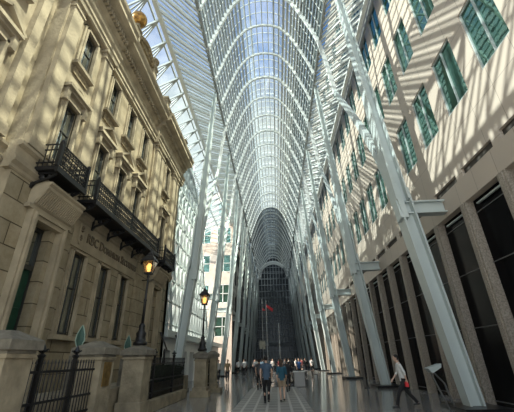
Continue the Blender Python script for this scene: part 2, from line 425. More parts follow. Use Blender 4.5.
# holes
def band(y0, y1, xw, holes, nm='wall'):
    lo = MB(); wall_holes(lo, xw-.5, xw, (y0, y1), (0, 7.15), holes); lo.build('ground_floor_wall', M['rust'], bank)
    hi = MB(); wall_holes(hi, xw-.5, xw, (y0, y1), (7.15, 16.2), holes); hi.build('upper_wall', M['lime_wall'], bank)
gh = [(c-.47, c+.47, 2.7, 5.75) for c in GW]
fh = [(c-.42, c+.42, 8.3, 11.0) for c in GW]
uh = [(c-.40, c+.40, 13.0, 15.05) for c in GW]
band(NE[1], FA[0], XL-.12, gh+fh+uh)
for c, (a, b) in zip(PV, (NE, FA)):
    band(a, b, XL, [(c-.35+(.3 if a < 10 else 0), c+.45+(.3 if a < 10 else 0), .9, 6.0)] + [(c-.42, c+.42, 8.3, 11.0), (c-.40, c+.40, 13.0, 15.05)])
band(BS, NE[0], XLr, [(5.75, 6.6, 8.7, 11.1), (5.8, 6.6, 13.6, 15.6)])
# end return walls
MB().box(XLr-.3, XL-.01, NE[0]-.03, NE[0]-.005, 0, 18).build('return_wall', M['lime'], bank)
MB().box(-16, XL, 23.25, 23.75, 0, 16.2).build('end_wall', M['lime_wall'], bank)
# roof block behind the parapet
MB().box(-16, XL-.6, BS, 23.7, 16.2, 18.6).build('attic_wall', M['lime_wall'], bank)

def window(c, z0, z1, hw, x, hood=0, frame=.16, sill=True):
    w = MB(); fw = frame
    for k, (d, pr) in enumerate(((fw, .10), (fw*.5, .16))):
        w.box(x-.05, x+pr, c-hw-d, c-hw-d+fw*.5, z0-.05, z1+d); w.box(x-.05, x+pr, c+hw+d-fw*.5, c+hw+d, z0-.05, z1+d)
        w.box(x-.05, x+pr, c-hw-d, c+hw+d, z1+d-fw*.5, z1+d)
    if sill: w.box(x-.05, x+.24, c-hw-.26, c+hw+.26, z0-.2, z0-.05)
    if hood:
        zt = z1+fw+.25
        w.box(x-.02, x+.09, c-hw-.1, c+hw+.1, z1+fw, zt)
        w.box(x-.05, x+.36, c-hw-.34, c+hw+.34, zt, zt+.14); w.box(x-.05, x+.24, c-hw-.26, c+hw+.26, zt-.1, zt)
        for sg in (-1, 1): w.box(x, x+.26, c+sg*(hw+.2)-.09, c+sg*(hw+.2)+.09, zt-.6, zt-.08)
        if hood == 2:
            zz = zt+.14
            w.prism_x([(c-hw-.36, zz), (c+hw+.36, zz), (c, zz+.52)], x-.05, x+.16)
            w.beam((x+.2, c-hw-.38, zz), (x+.2, c, zz+.56), .34, .12, (1,0,0)) if False else None
            for sg in (-1, 1): w.beam((x+.17, c+sg*(hw+.38), zz+.03), (x+.17, c, zz+.58), .36, .11, (0, -sg*.4, 1))
        if hood == 3:
            zz = zt+.14
            for i in range(9): w.ball((x+.14, c-hw+.1+i*(2*hw-.2)/8, zz+.14+.12*math.sin(PI*i/8)), .12, n=8, m=5)
    o = w.build('window', M['lime'], bank)
    s = MB(); xi = x-.16
    s.box(xi, xi+.08, c-hw, c-hw+.07, z0, z1); s.box(xi, xi+.08, c+hw-.07, c+hw, z0, z1); s.box(xi, xi+.08, c-hw, c+hw, z1-.08, z1); s.box(xi, xi+.08, c-hw, c+hw, z0, z0+.08)
    s.box(xi, xi+.08, c-hw, c+hw, z0+(z1-z0)*.55, z0+(z1-z0)*.55+.05)
    s.box(xi, xi+.07, c-.02, c+.02, z0, z1)
    s.build('sash', M['sash'], o)
    MB().box(xi+.02, xi+.04, c-hw+.02, c+hw-.02, z0+.02, z1-.02).build('pane', M['winh'], o)
    return o
for c in GW:
    window(c, 2.7, 5.75, .47, XL-.12, 0, .10)
    window(c, 8.3, 11.0, .42, XL-.12, 2)
    window(c, 13.0, 15.05, .40, XL-.12, 0)
for c in PV:
    window(c, 8.3, 11.0, .42, XL, 3, .2)
    window(c, 13.0, 15.05, .40, XL, 0, .2)
window(6.17, 8.7, 11.1, .42, XLr, 2, .2); window(6.2, 13.6, 15.6, .4, XLr, 0, .2)
# aprons carved under the upper windows
for c in GW+PV:
    x = XL if c in PV else XL-.12
    MB().box(x, x+.07, c-.5, c+.5, 12.42, 12.78).build('carved_panel', M['carve'], bank)
# string course between floors
sp = [(.02,7.1),(.06,7.15),(.06,7.25),(.16,7.36),(.16,7.5),(.10,7.55),(.10,7.85),(.24,7.92),(.24,8.02),(.0,8.08)]
mb = MB(); molding(mb, sp, NE[0]-.2, NE[1]+.1); molding(mb, sp, NE[1], FA[0], XL-.12); molding(mb, sp, FA[0]-.1, FA[1]+.15); molding(mb, sp, BS, NE[0], XLr)
mb.build('string_course', M['lime'], bank)
# pilasters with base and capital
def pilaster(y0, y1, x, pr=.2):
    mb = MB(); mb.box(x, x+pr, y0, y1, 8.05, 15.5); mb.box(x, x+pr+.08, y0-.08, y1+.08, 8.05, 8.4); mb.box(x, x+pr+.05, y0-.05, y1+.05, 8.4, 8.52)
    mb.box(x, x+pr+.05, y0-.05, y1+.05, 15.0, 15.1); mb.box(x, x+pr+.1, y0-.1, y1+.1, 15.35, 15.55)
    mb.build('pilaster', M['lime'], bank)
for a, b in ((8.0, 8.62), (10.55, 11.25), (18.15, 18.85), (19.1, 19.6), (22.0, 22.6), (22.9, 23.6)): pilaster(a, b, XL)
pilaster(7.15, 7.5, XLr, .25)
# entablature: architrave, dentils, cornice
def entab(y0, y1, x, nm='cornice'):
    mb = MB()
    molding(mb, [(.05,15.5),(.12,15.55),(.12,15.72),(.18,15.76),(.18,15.95),(.26,16.05),(.30,16.15),(.10,16.2),(.10,16.85),(.2,16.92),(.28,17.0),(.28,17.3),(.62,17.36),(.85,17.45),(.85,17.66),(.95,17.8),(.99,17.95),(.92,18.0)], y0, y1, x)
    o = mb.build(nm, M['lime'], bank)
    d = MB(); y = y0+.05
    while y < y1-.1: d.box(x+.26, x+.46, y, y+.12, 17.02, 17.3); y += .22
    d.build('dentil_band', M['lime'], o)
entab(NE[0]-.15, NE[1]+.15, XL+.12); entab(NE[1]+.15, FA[0]-.15, XL-.1); entab(FA[0]-.15, FA[1]+.6, XL+.12); entab(BS, NE[0]-.15, XLr)
# parapet
mb = MB()
for a, b, x in ((BS, 7.8, XLr), (7.8, 11.6, XL+.35), (11.6, 17.85, XL+.2), (17.85, 23.7, XL+.35)):
    mb.box(x-.35, x, a, b, 18.0, 18.35); mb.box(x-.38, x+.06, a, b, 19.25, 19.42)
    y = a+.15
    while y < b-.2:
        mb.lathe([(.06,18.35),(.10,18.45),(.13,18.65),(.07,18.95),(.10,19.2),(.11,19.25)], (x-.17, y, 0), 8); y += .34
mb.build('parapet_balustrade', M['lime'], bank)
for y in (8.0, 12.4, 15.3, 18.2, 23.4):
    mb = MB(); mb.box(XL-.15, XL+.5, y-.28, y+.28, 18.0, 19.55); mb.box(XL-.2, XL+.56, y-.34, y+.34, 19.55, 19.7); mb.build('parapet_pedestal', M['lime'], bank)
mb = MB()
for k in range(16): mb.ball((XL+.42, 12.85+.14*k, 19.5+.45*math.sin(PI*k/15)), .17, n=8, m=5)
mb.prism_x([(12.75, 19.4), (15.0, 19.4), (14.6, 19.9), (13.9, 20.2), (13.1, 19.9)], XL+.1, XL+.4)
mb.build('carved_crest', M['carve'], bank)
b = empty('ball_finial', (XL+.35, 12.4, 19.7)); tag(b, 'gilded globe finial standing on the parapet of the old bank', 'finial')
MB().lathe([(.18,0),(.2,.06),(.08,.14),(.08,.3),(.14,.34)], (0,0,0), 14).build('stem', M['lime'], b, True)
MB().ball((0,0,.80), .48, n=20, m=14).build('globe', M['ball'], b, True)
MB().lathe([(.05,1.24),(.03,1.4),(.005,1.8)], (0,0,0), 8).build('spike', M['brass'], b, True)
u = empty('stone_urn', (XL+.35, 15.3, 19.7)); tag(u, 'small carved stone urn on the parapet beyond the gilded globe', 'urn')
MB().lathe([(.2,0),(.22,.08),(.09,.16),(.1,.22),(.28,.42),(.3,.6),(.2,.66)], (0,0,0), 14).build('bowl', M['carve'], u, True)
MB().lathe([(.25,.66),(.22,.74),(.06,.86),(.07,.92),(.02,1.0)], (0,0,0), 14).build('lid', M['carve'], u, True)

# doors with surround and fluted hood
def portal(c, y_tag):
    x = XL; hw = .78
    mb = MB()
    for sg in (-1, 1):
        mb.box(x-.02, x+.22, c+sg*hw-.14, c+sg*hw+.14, .3, 5.98); mb.box(x-.02, x+.30, c+sg*(hw+.02)-.05, c+sg*(hw+.02)+.05, .3, 6.12)
    mb.box(x-.02, x+.22, c-hw-.14, c+hw+.14, 5.98, 6.25); mb.box(x-.02, x+.30, c-hw-.05, c+hw+.05, 6.12, 6.2)
    mb.box(x-.02, x+.2, c-hw-.35, c+hw+.35, 6.25, 6.38)
    d = mb.build('door_surround', M['lime'], bank)
    h = MB(); prof = [(.22,6.38),(.24,6.45),(.34,6.60),(.50,6.84),(.58,6.92),(.58,7.02),(.66,7.08),(.66,7.16),(.0,7.2)]
    molding(h, prof, c-hw-.25, c+hw+.25)
    n = 22
    for k in range(n):
        yy = c-hw-.22+k*(2*hw+.44)/(n-1); h.beam((x+.27, yy, 6.42), (x+.54, yy, 6.9), .04, .05)
    h.build('fluted_hood', M['lime'], d)
    dr = MB(); y0, y1 = c-.38, c+.42; xi = x-.42
    dr.box(xi, xi+.06, y0, y1, .9, 4.55)
    for zz in (1.05, 2.2, 3.35):
        for yy in (y0+.08, (y0+y1)/2+.03): dr.box(xi+.06, xi+.085, yy, yy+.3, zz, zz+1.0)
    do = dr.build('door', M['door'], bank)
    MB().ball((xi+.14, y1-.08, 2.2), .05, n=8, m=6).build('handle', M['brass'], do)
    fr = MB(); fr.box(xi, xi+.14, y0, y0+.05, .9, 6.0); fr.box(xi, xi+.14, y1-.05, y1, .9, 6.0); fr.box(xi, xi+.14, y0, y1, 4.55, 4.7); fr.box(xi, xi+.14, y0, y1, 5.9, 6.0); fr.box(xi, xi+.1, (y0+y1)/2-.02, (y0+y1)/2+.02, 4.7, 5.9)
    fr.build('door_frame', M['sash'], do); MB().box(xi+.02, xi+.04, y0, y1, 4.7, 5.9).build('transom_pane', M['winh'], do)
portal(PV[0]+.35, 0); portal(PV[1]+.05, 1)

# frieze with the sign
xf = XL-.12
MB().box(xf, xf+.05, 11.6, 17.9, 5.95, 7.05).build('frieze', M['lime'], bank)
def text_obj(body, size, loc, name, m, parent, caps=False, scale_x=1.0, depth=.03):
    cu = bpy.data.curves.new(name, 'FONT'); cu.body = body; cu.size = size; cu.extrude = depth; cu.resolution_u = 3; cu.align_y = 'BOTTOM_BASELINE'
    cu.offset = .006
    if caps:
        cu.small_caps_scale = .74
        for i, ch in enumerate(cu.body_format): ch.use_small_caps = True
    t = bpy.data.objects.new(name+'_c', cu); COL.objects.link(t); bpy.context.view_layer.update()
    me = bpy.data.meshes.new_from_object(t); bpy.data.objects.remove(t)
    R = Matrix(((0,0,1),(1,0,0),(0,1,0))).to_4x4()      # text x -> +y, text y -> +z, faces +x
    mn = min(v.co.x for v in me.vertices); mx = max(v.co.x for v in me.vertices)
    me.transform(Matrix.Translation((-mn, 0, 0)))
    if scale_x > 0: me.transform(Matrix.Diagonal((scale_x/(mx-mn), 1, 1, 1)))
    me.transform(Matrix.Translation(loc) @ R); me.materials.clear(); me.materials.append(m)
    o = bpy.data.objects.new(name, me); COL.objects.link(o); o.parent = parent; return o
tx = text_obj('RBC Dominion Securities', .56, (xf+.06, 12.6, 6.36), 'sign_lettering', M['letter'], bank, True, 5.2)
mb = MB(); mb.prism_x([(11.88,6.95),(12.24,6.95),(12.24,6.45),(12.20,6.25),(12.06,6.08),(11.92,6.25),(11.88,6.45)], xf+.03, xf+.12)
cr_ = mb.build('sign_crest', M['lime'], bank)
mb = MB(); mb.add([(xf+.13, 12.06+r*math.cos(a*PI/8)*.8, 6.36+r*math.sin(a*PI/8)) for r in (.13,.09) for a in range(16)], [(a,(a+1)%16,16+(a+1)%16,16+a) for a in range(16)])
mb.beam((xf+.13,12.06,6.25),(xf+.13,12.06,6.47),.03,.03); mb.beam((xf+.13,11.97,6.36),(xf+.13,12.15,6.36),.03,.03)
mb.lathe([(.02,6.6),(.08,6.64),(.05,6.7),(.09,6.78),(.06,6.86),(.01,6.9)], (xf+.12, 12.06, 0), 8)
mb.build('crest_emblem', M['letter'], cr_)

# balconies
def balcony(y0, y1, label):
    b = empty('balcony', (XL, (y0+y1)/2, 7.6), abs_=True); b.parent = bank
    x0, x1, zf, zt = XL+.02, XL+.84, 7.62, 8.46
    mb = MB(); mb.box(x0, x1+.05, y0, y1, zf-.14, zf); mb.box(x1-.02, x1+.09, y0-.03, y1+.03, zf-.22, zf-.02)
    mb.build('floor_slab', M['iron'], b)
    r = MB()
    for z in (zt, zf+.12, zf+.62): 
        r.box(x1-.02, x1+.02, y0, y1, z, z+.035)
        for y in (y0, y1): r.box(x0, x1, y-.02, y+.02, z, z+.035)
    n = int((y1-y0)/.16)
    for k in range(n+1):
        y = y0+(y1-y0)*k/n; r.box(x1-.012, x1+.012, y-.012, y+.012, zf, zt)
        if k < n:
            yc = y+(y1-y0)/n/2
            for zc, rr in ((zf+.26, .055), (zf+.46, .055), (zf+.76, .05)):
                r.add([(x1+dx, yc+rr*math.cos(a*PI/3)*q, zc+rr*1.5*math.sin(a*PI/3)*q) for dx in (-.01,.01) for q in (1,.55) for a in range(6)],
                      [(a,(a+1)%6,6+(a+1)%6,6+a) for a in range(6)]+[(12+a,18+a,18+(a+1)%6,12+(a+1)%6) for a in range(6)]+[(a,12+a,12+(a+1)%6,(a+1)%6) for a in range(6)])
    for y in (y0, y1):
        for k in range(1, 5): x = x0+(x1-x0)*k/5; r.box(x-.012, x+.012, y-.012, y+.012, zf, zt)
    for y in (y0, y1):
        r.box(x1-.06, x1+.06, y-.05, y+.05, zf, zt+.08); r.ball((x1, y, zt+.12), .065, n=8, m=6)
    r.build('railing', M['iron'], b)
    n = max(2, int(round((y1-y0)/1.35))+1)
    for k in range(n):
        y = y0+.18+(y1-y0-.36)*k/(n-1)
        c = MB(); pts = [(x0+.02, y, zf-.62), (x0+.10, y, zf-.52), (x0+.28, y, zf-.45), (x0+.5, y, zf-.38), (x0+.78, y, zf-.22)]
        c.path(pts, .07, .07, (0,1,0)); c.beam((x0, y, zf-.70), (x0, y, zf-.14), .08, .07, (1,0,0)); c.beam((x0, y, zf-.18), (x1, y, zf-.18), .08, .07)
        c.ball((x0+.27, y, zf-.30), .10, 1, .4, 1, 8, 6); c.ball((x0+.52, y, zf-.27), .06, 1, .5, 1, 8, 6)
        c.build('bracket', M['iron'], b)
    return b
balcony(8.62, 10.30, ''); balcony(11.1, 18.5, ''); balcony(19.8, 21.9, '')

# ================================================================== BEYOND THE BANK (left)
lat = empty('lattice_glass_wall'); tag(lat, 'white diamond-lattice glass wall just beyond the corner of the old bank', 'wall')
XX = -8.3
poly = [(23.9, 3.4), (23.9, 20.0), (30, 19.6), (33.5, 17.5), (39.5, 7.2), (42, 3.4)]
def inside(y, z):
    c = False; n = len(poly)
    for i in range(n):
        (a, b), (d, e) = poly[i], poly[(i+1) % n]
        if (b > z) != (e > z) and y < (d-a)*(z-b)/(e-b)+a: c = not c
    return c
MB().add([(XX-.1, y, z) for y, z in poly], [tuple(range(len(poly)))]).build('frosted_glazing', M['frit'], lat)
mb = MB(); dy, dz = 1.15, 1.7
for i in range(-2, 20):
    for j in range(0, 12):
        y = 23.9+i*dy + (dy/2 if j % 2 else 0); z = 2.6+j*dz
        for sg in (-1, 1):
            a, b = (y, z), (y+sg*dy/2, z+dz)
            if inside(*a) or inside(*b):
                mb.beam((XX, a[0], a[1]), (XX, b[0], b[1]), .10, .20, (1,0,0))
        if inside(y, z) and inside(y+dy, z): mb.beam((XX, y, z), (XX, y+dy, z), .10, .20, (1,0,0))
mb.build('lattice', M['steel'], lat)
for (a, b) in zip(poly[1:], poly[2:]): MB().beam((XX, *a), (XX, *b), .3, .3, (1,0,0)).build('edge_beam', M['steel'], lat)
shop = empty('shop_front'); tag(shop, 'white ground floor shopfront with dark openings below the lattice wall', 'shopfront')
mb = MB(); wall_holes(mb, XX-.3, XX+.15, (23.9, 49), (0, 3.5), [(25+2.6*k, 26.7+2.6*k, 0, 2.5) for k in range(9)]); mb.build('wall', M['white'], shop)
MB().box(XX-.4, XX-.3, 23.9, 49, 0, 3).build('glass', M['black'], shop)
MB().box(XX-.1, XX+.7, 23.9, 49, 3.3, 3.75).build('canopy', M['steel'], shop)
# pink office
po = empty('pink_granite_building'); tag(po, 'pale pink building with green windows seen between the left columns', 'building')
mb = MB()
ph = []
for r in range(5):
    for c in range(3): ph.append((-16.2+3.3*c+.6, -16.2+3.3*c+2.9, 1.2+4.75*r+3.6, 1.2+4.75*r+6.4))
# wall facing the camera at y=50, built as a side wall then turned
tmp = MB(); wall_holes(tmp, 0, .5, (-16.2, -6.4), (0, 28.5), ph)
vs = [(v[1], 50-v[0]+.5, v[2]) for v in tmp.v]; MB().add(vs, tmp.f).build('front_wall', M['pink'], po)
for h in ph:
    m1 = MB(); a, b, z0, z1 = h
    for x in (a, (a+b)/2-.05, b-.1): m1.box(x, x+.1, 50.0, 50.1, z0, z1)
    for z in (z0, (z0+z1)/2-.05, z1-.1): m1.box(a, b, 50.0, 50.1, z, z+.1)
    f = m1.build('window', M['white'], po); MB().box(a, b, 50.12, 50.15, z0, z1).build('pane', M['pwin'], f)
sw = MB(); holes = [(52+4.0*k, 54.6+4.0*k, 4.8+4.75*r, 7.6+4.75*r) for k in range(12) for r in range(4)]
wall_holes(sw, -7.6, -7.2, (50.5, 103), (3.5, 25), holes); sw.build('side_wall', M['darkw'], po)
MB().box(-7.75, -7.65, 50.5, 103, 0, 25).build('side_glass', M['black'], po)
struct(MB().box(-16.3, -15.8, 23.9, 50, 0, 6).build('wall_left', M['white']))

# ================================================================== FAR END
end = empty('end_glass_wall'); tag(end, 'dark glazed wall closing the far end of the hall', 'wall')
MB().box(-16, 16, 103.2, 103.4, 0, 36).build('dark_glass', M['endg'], end)
mb = MB()
for k in range(-14, 15): mb.box(k*.95-.06, k*.95+.06, 103, 103.2, 0, 34)
for k in range(18): mb.box(-14, 14, 103.0, 103.15, k*1.9, k*1.9+.12)
mb.build('mullion_grid', M['endm'], end)
mb = MB()
for dy in (0, 1.3, 2.6):
    pts = [(-6.3+dy*.1, 101-dy, 0)]
    pts += [(5.9*math.cos(PI-a*PI/16)*1.0, 101-dy, 20+ 9.2*math.sin(a*PI/16)) for a in range(17)] + [(6.3, 101-dy, 0)]
    mb.path(pts, .35, .35)
mb.build('entrance_arch', M['rib'], end)
MB().box(-5, 5, 101.8, 102.2, 5.2, 6.0).build('transom_beam', M['endm'], end)
# dark cross bracing layers of the tall far hall
for yb in (98.5,):
    mb = MB()
    for k in range(-6, 7):
        mb.tube((k*.9, yb, 6), (k*.9, yb, 27), .05, n=6)
    for z in range(6, 28, 2): mb.tube((-5.4, yb, z), (5.4, yb, z), .04, n=6)
    mb.build('cable_screen', M['endm'], end)

# ================================================================== FORECOURT OF THE BANK
def pier(x, y, h, label, w=.78, plaque=None):
    p = empty('stone_pier', (x, y, 0)); tag(p, label, 'pier', 'stone gate piers along the bank fence')
    a = w/2
    mb = MB(); mb.box(-a, a, -a, a, 0, h-.42); mb.box(-a-.06, a+.06, -a-.06, a+.06, 0, .45); mb.box(-a-.04, a+.04, -a-.04, a+.04, h-.50, h-.42)
    mb.build('shaft', M['pier'], p, bevel=.012)
    c = MB(); b = a+.10
    c.box(-a-.02, a+.02, -a-.02, a+.02, h-.42, h-.36); c.box(-b, b, -b, b, h-.36, h-.18)
    vs = [(-b,-b,h-.18),(b,-b,h-.18),(b,b,h-.18),(-b,b,h-.18),(-.12,-.12,h),(.12,-.12,h),(.12,.12,h),(-.12,.12,h)]
    c.add(vs, [(0,1,5,4),(1,2,6,5),(2,3,7,6),(3,0,4,7),(4,5,6,7),(3,2,1,0)])
    c.build('cap', M['cap'], p, bevel=.012)
    if plaque: 
        o = MB().box(a, a+.025, -.2, .2, h-1.15, h-.55).build('plaque', M['brass'], p); o['label'] = 'aged brass plaque'
    return p
PX = -5.2
pier(PX, 6.45, 2.32, 'broad stone pier with peaked cap at the lower left edge of the view', w=.74)
pier(PX, 9.95, 2.28, 'stone pier carrying a brass plaque on its hall side', plaque=1)
pier(PX, 13.1, 2.30, 'stone pier that carries the nearer lit street lamp')
pier(-4.12, 19.4, 2.2, 'stone pier that carries the farther lit street lamp', w=.62)
pier(-4.0, 22.0, 2.25, 'farthest stone pier, bare topped, just beyond the lamp pier', w=.56)

def street_lamp(x, y, z, label, H=3.55):
    t = empty('street_lamp', (x, y, z)); tag(t, label, 'lamp', 'black post lamps on the fence piers')
    mb = MB(); mb.lathe([(.26,0),(.26,.10),(.2,.14),(.17,.3),(.19,.42),(.13,.5),(.1,.62),(.12,.68),(.07,.78)], n=16); mb.build('base', M['iron'], t, True)
    zl = H-1.0
    mb = MB(); mb.lathe([(.055,.78),(.05,1.6),(.07,1.66),(.045,1.72),(.035,zl-.2),(.06,zl-.15),(.035,zl-.08),(.09,zl)], n=12)
    mb.beam((-.25, 0, zl-.28), (.25, 0, zl-.28), .03, .03); mb.build('post', M['iron'], t, True)
    l = MB(); a, b, z0, z1 = .13, .25, zl, zl+.5
    for i in range(4):
        ang = PI/4+i*PI/2; c, s_ = math.cos(ang), math.sin(ang)
        l.beam((a*1.3*c, a*1.3*s_, z0), (b*1.3*c, b*1.3*s_, z1), .03, .03)
    l.box(-a-.02, a+.02, -a-.02, a+.02, z0-.03, z0+.03)
    for sx, sy in ((1,0),(-1,0),(0,1),(0,-1)):
        l.beam(V((b*sx, b*sy, z1))-V((b*sy, b*sx, 0)), V((b*sx, b*sy, z1))+V((b*sy, b*sx, 0)), .04, .04)
    h = l.build('lantern_frame', M['iron'], t)
    r = MB(); r.lathe([(.42,z1),(.40,z1+.04),(.2,z1+.24),(.14,z1+.27),(.14,z1+.34),(.06,z1+.4),(.03,z1+.5),(.005,z1+.56)], n=4, sq=True); r.build('lantern_roof', M['iron'], h)
    g = MB()
    g.add([(-a,-a,z0+.02),(a,-a,z0+.02),(b,-b,z1),(-b,-b,z1),(-a,a,z0+.02),(a,a,z0+.02),(b,b,z1),(-b,b,z1)], [(0,1,2,3),(4,7,6,5),(1,5,6,2),(4,0,3,7)])
    g.build('lantern_pane', M['pane_clear'], h)
    MB().lathe([(.05,z0+.05),(.10,z0+.15),(.12,z0+.30),(.05,z0+.42)], n=12).build('bulb', M['lampg'], h, True)
    ld = bpy.data.lights.new('lamp_light', 'POINT'); ld.energy = 25; ld.color = (1, .6, .25); ld.shadow_soft_size = .12
    lo = bpy.data.objects.new('lamp_light', ld); COL.objects.link(lo); lo.parent = t; lo.location = (0, 0, z0+.25)
M['pane_clear'] = glass_mat('lantern_glass', (.95, .95, .9), .75, (.9, .8, .6), .3)
street_lamp(PX, 13.1, 2.30, 'lit black street lamp on the nearer lamp pier, in front of the bank facade', 3.75)
street_lamp(-4.12, 19.4, 2.2, 'lit black street lamp on the farther pier, seen against the lattice wall', 3.5)

# railings
def railing(y0, y1, x, z0, z1, label, fin=True):
    t = empty('iron_railing', (x, (y0+y1)/2, 0), abs_=True); tag(t, label, 'fence', 'black iron railings before the bank')
    mb = MB()
    for z in (z1-.18, z0+.18, z1-.75): mb.box(x-.025, x+.025, y0, y1, z, z+.05)
    mb.build('rail', M['iron'], t)
    mb = MB(); n = int((y1-y0)/.13)
    for k in range(n+1):
        y = y0+.06+(y1-y0-.12)*k/n
        mb.tube((x, y, z0), (x, y, z1), .014, n=6); mb.tube((x, y, z1), (x, y, z1+.09), .026, .003, n=6)
    mb.build('picket', M['iron'], t)['kind'] = 'stuff'
    if fin:
        for f in (.12, .62):
            y = y0+(y1-y0)*f; m = MB(); m.box(x-.04, x+.04, y-.04, y+.04, z0, z1+.1); m.lathe([(.05,z1+.1),(.09,z1+.16),(.03,z1+.2),(.08,z1+.26),(.005,z1+.4)], (x, y, 0), 8)
            for a in range(4): m.beam((x, y, z1+.2), (x+.12*math.cos(a*PI/2), y+.12*math.sin(a*PI/2), z1+.28), .03, .03)
            m.build('post', M['iron'], t)
railing(6.92, 9.48, PX+.25, .43, 1.72, 'black iron railing between the lower left pier and the plaque pier')
railing(13.55, 18.95, -4.95, .42, 1.80, 'long black iron railing running from the nearer lamp pier toward the farther one')
railing(19.82, 21.6, -4.1, .3, 1.7, 'short black railing between the two farthest piers', False)
tag(MB().box(-5.1, -4.75, 13.6, 18.9, 0, .40).build('stone_curb', M['pier'], bevel=.02), 'low stone curb under the long railing beyond the nearer lamp pier', 'curb')
tag(MB().box(-5.45, -4.95, 6.92, 9.48, 0, .42).build('stone_curb', M['pier'], bevel=.02), 'low stone curb under the railing at the lower left', 'curb')
tag(MB().box(-4.5, -3.4, 21.6, 22.5, 0, .2).build('stone_step', M['pier']), 'low stone footing around the farthest bare pier', 'step')
tag(MB().box(-4.6, -3.65, 19.0, 19.8, 0, .28).build('stone_step', M['pier']), 'low stone footing around the farther lamp pier', 'step')
MB_ = MB().box(-7.45, -5.72, 7, 23, 0, .9).build('entrance_terrace', M['pier']); tag(MB_, 'raised stone terrace between the fence and the bank wall', 'terrace')
# hedge beyond railing
random.seed(3); mb = MB()
for k in range(1500):
    p = V((random.uniform(-5.75, -5.2), random.uniform(15.5, 19.8), random.uniform(.9, 1.55))); a = V((random.gauss(0,1), random.gauss(0,1), random.gauss(0,1))).normalized()*.07; b = a.orthogonal().normalized()*.035
    mb.add([p-a, p+b, p+a, p-b], [(0,1,2,3)])
h = empty('hedge', (-5.5, 17.6, .9), abs_=True); tag(h, 'dark green clipped hedge behind the long railing', 'hedge')
mb.build('foliage', M['leaf'], h)['kind'] = 'stuff'; MB().box(-5.65, -5.3, 15.6, 19.7, .9, 1.4).build('branch_mass', M['leaf'], h)
# leaf-shaped bronze ornaments behind the piers
def leaf_orn(x, y, z, s, label, rz):
    t = empty('leaf_ornament', (x, y, z), rz); t.scale = (s, s, s); tag(t, label, 'ornament', 'leaf shaped bronze ornaments')
    out = [(0,0),(.10,.12),(.17,.32),(.15,.55),(.06,.80),(0,.92),(-.06,.80),(-.15,.55),(-.17,.32),(-.10,.12)]
    vs = [(x, dy, z) for dy in (-.03, .03) for x, z in out]+[(0,-.07,.4),(0,.07,.4)]; n = 10
    MB().add(vs, [(k,(k+1)%n,20) for k in range(n)]+[(n+(k+1)%n,n+k,21) for k in range(n)]+[(k,n+k,n+(k+1)%n,(k+1)%n) for k in range(n)]).build('blade', M['verd'], t)
    MB().path([(a, 0, b) for a, b in out]+[(0,0,0)], .10, .03, (0,1,0)).build('rim', M['pale'], t)
    MB().box(-.12, .12, -.12, .12, -.25, .02).build('foot', M['cap'], t)
for (x, y, z, s, l) in ((-6.05, 10.45, 2.12, .74, 'green leaf-shaped bronze ornament rising behind the plaque pier'), (-6.1, 14.1, 2.05, .75, 'green leaf-shaped bronze ornament rising behind the nearer lamp pier')):
    leaf_orn(x, y, z, s, l, .3)
    q = empty('ornament_post', (x, y, .9)); q.location = (x, y, .9); tag(q, 'stone block under the '+('first' if y < 12 else 'second')+' leaf-shaped ornament', 'block')
    MB().box(-.16, .16, -.16, .16, 0, z-.25*s-.9).build('block', M['cap'], q)

# slanted black fixture arms near the lattice
for k, (x, y) in enumerate(((-6.6, 20.5), (-6.4, 23.0))):
    t = empty('flag_arm', (x, y, 0)); tag(t, ('nearer' if k == 0 else 'farther')+' slanted black metal arm rising beside the lattice wall', 'pole', 'slanted black arms')
    mb = MB(); mb.tube((0,0,.9 if k == 0 else 0), (0,0,2.4), .05); mb.build('upright', M['iron'], t); MB().tube((.15,0,2.3), (-.35,0,3.3), .035, .06).build('arm', M['iron'], t)

# leaning steel handrail stand beside the nearest column
t = empty('steel_stand', (5.45, 13.3, 0)); tag(t, 'slanted grey steel stand with wedge top beside the nearest right column', 'stand')
MB().path([(.35,-.1,0),(.12,0,.8),(0,0,1.25)], .10, .03, (0,1,0)).build('leg', M['mull'], t); MB().path([(.55,-.1,0),(.40,0,.8),(.05,0,1.22)], .10, .03, (0,1,0)).build('leg', M['mull'], t)
MB().prism_y([(-.12,1.28),(.38,1.42),(.36,1.30),(.02,1.12)], -.18, .18).build('wedge_top', M['winf'], t)
tag(MB().box(7.765, 7.785, 9.6, 9.85, 1.35, 1.6).build('wall_notice', M['white']), 'small pale notice on the dark glass at the right edge', 'notice')
# bollards by second column
for k, (x, y, l) in enumerate(((5.35, 22.5, 'thin black post left of the second right column'), (5.0, 34.2, 'thin black post left of the third right column'))):
    t = empty('post_sign', (x, y, 0)); tag(t, l, 'post', 'thin black posts'); MB().lathe([(.16,0),(.16,.04),(.03,.06),(.03,1.3)], n=10).build('post', M['iron'], t); MB().box(-.03,.03,-.14,.14,1.1,1.5).build('panel', M['plinth'], t)

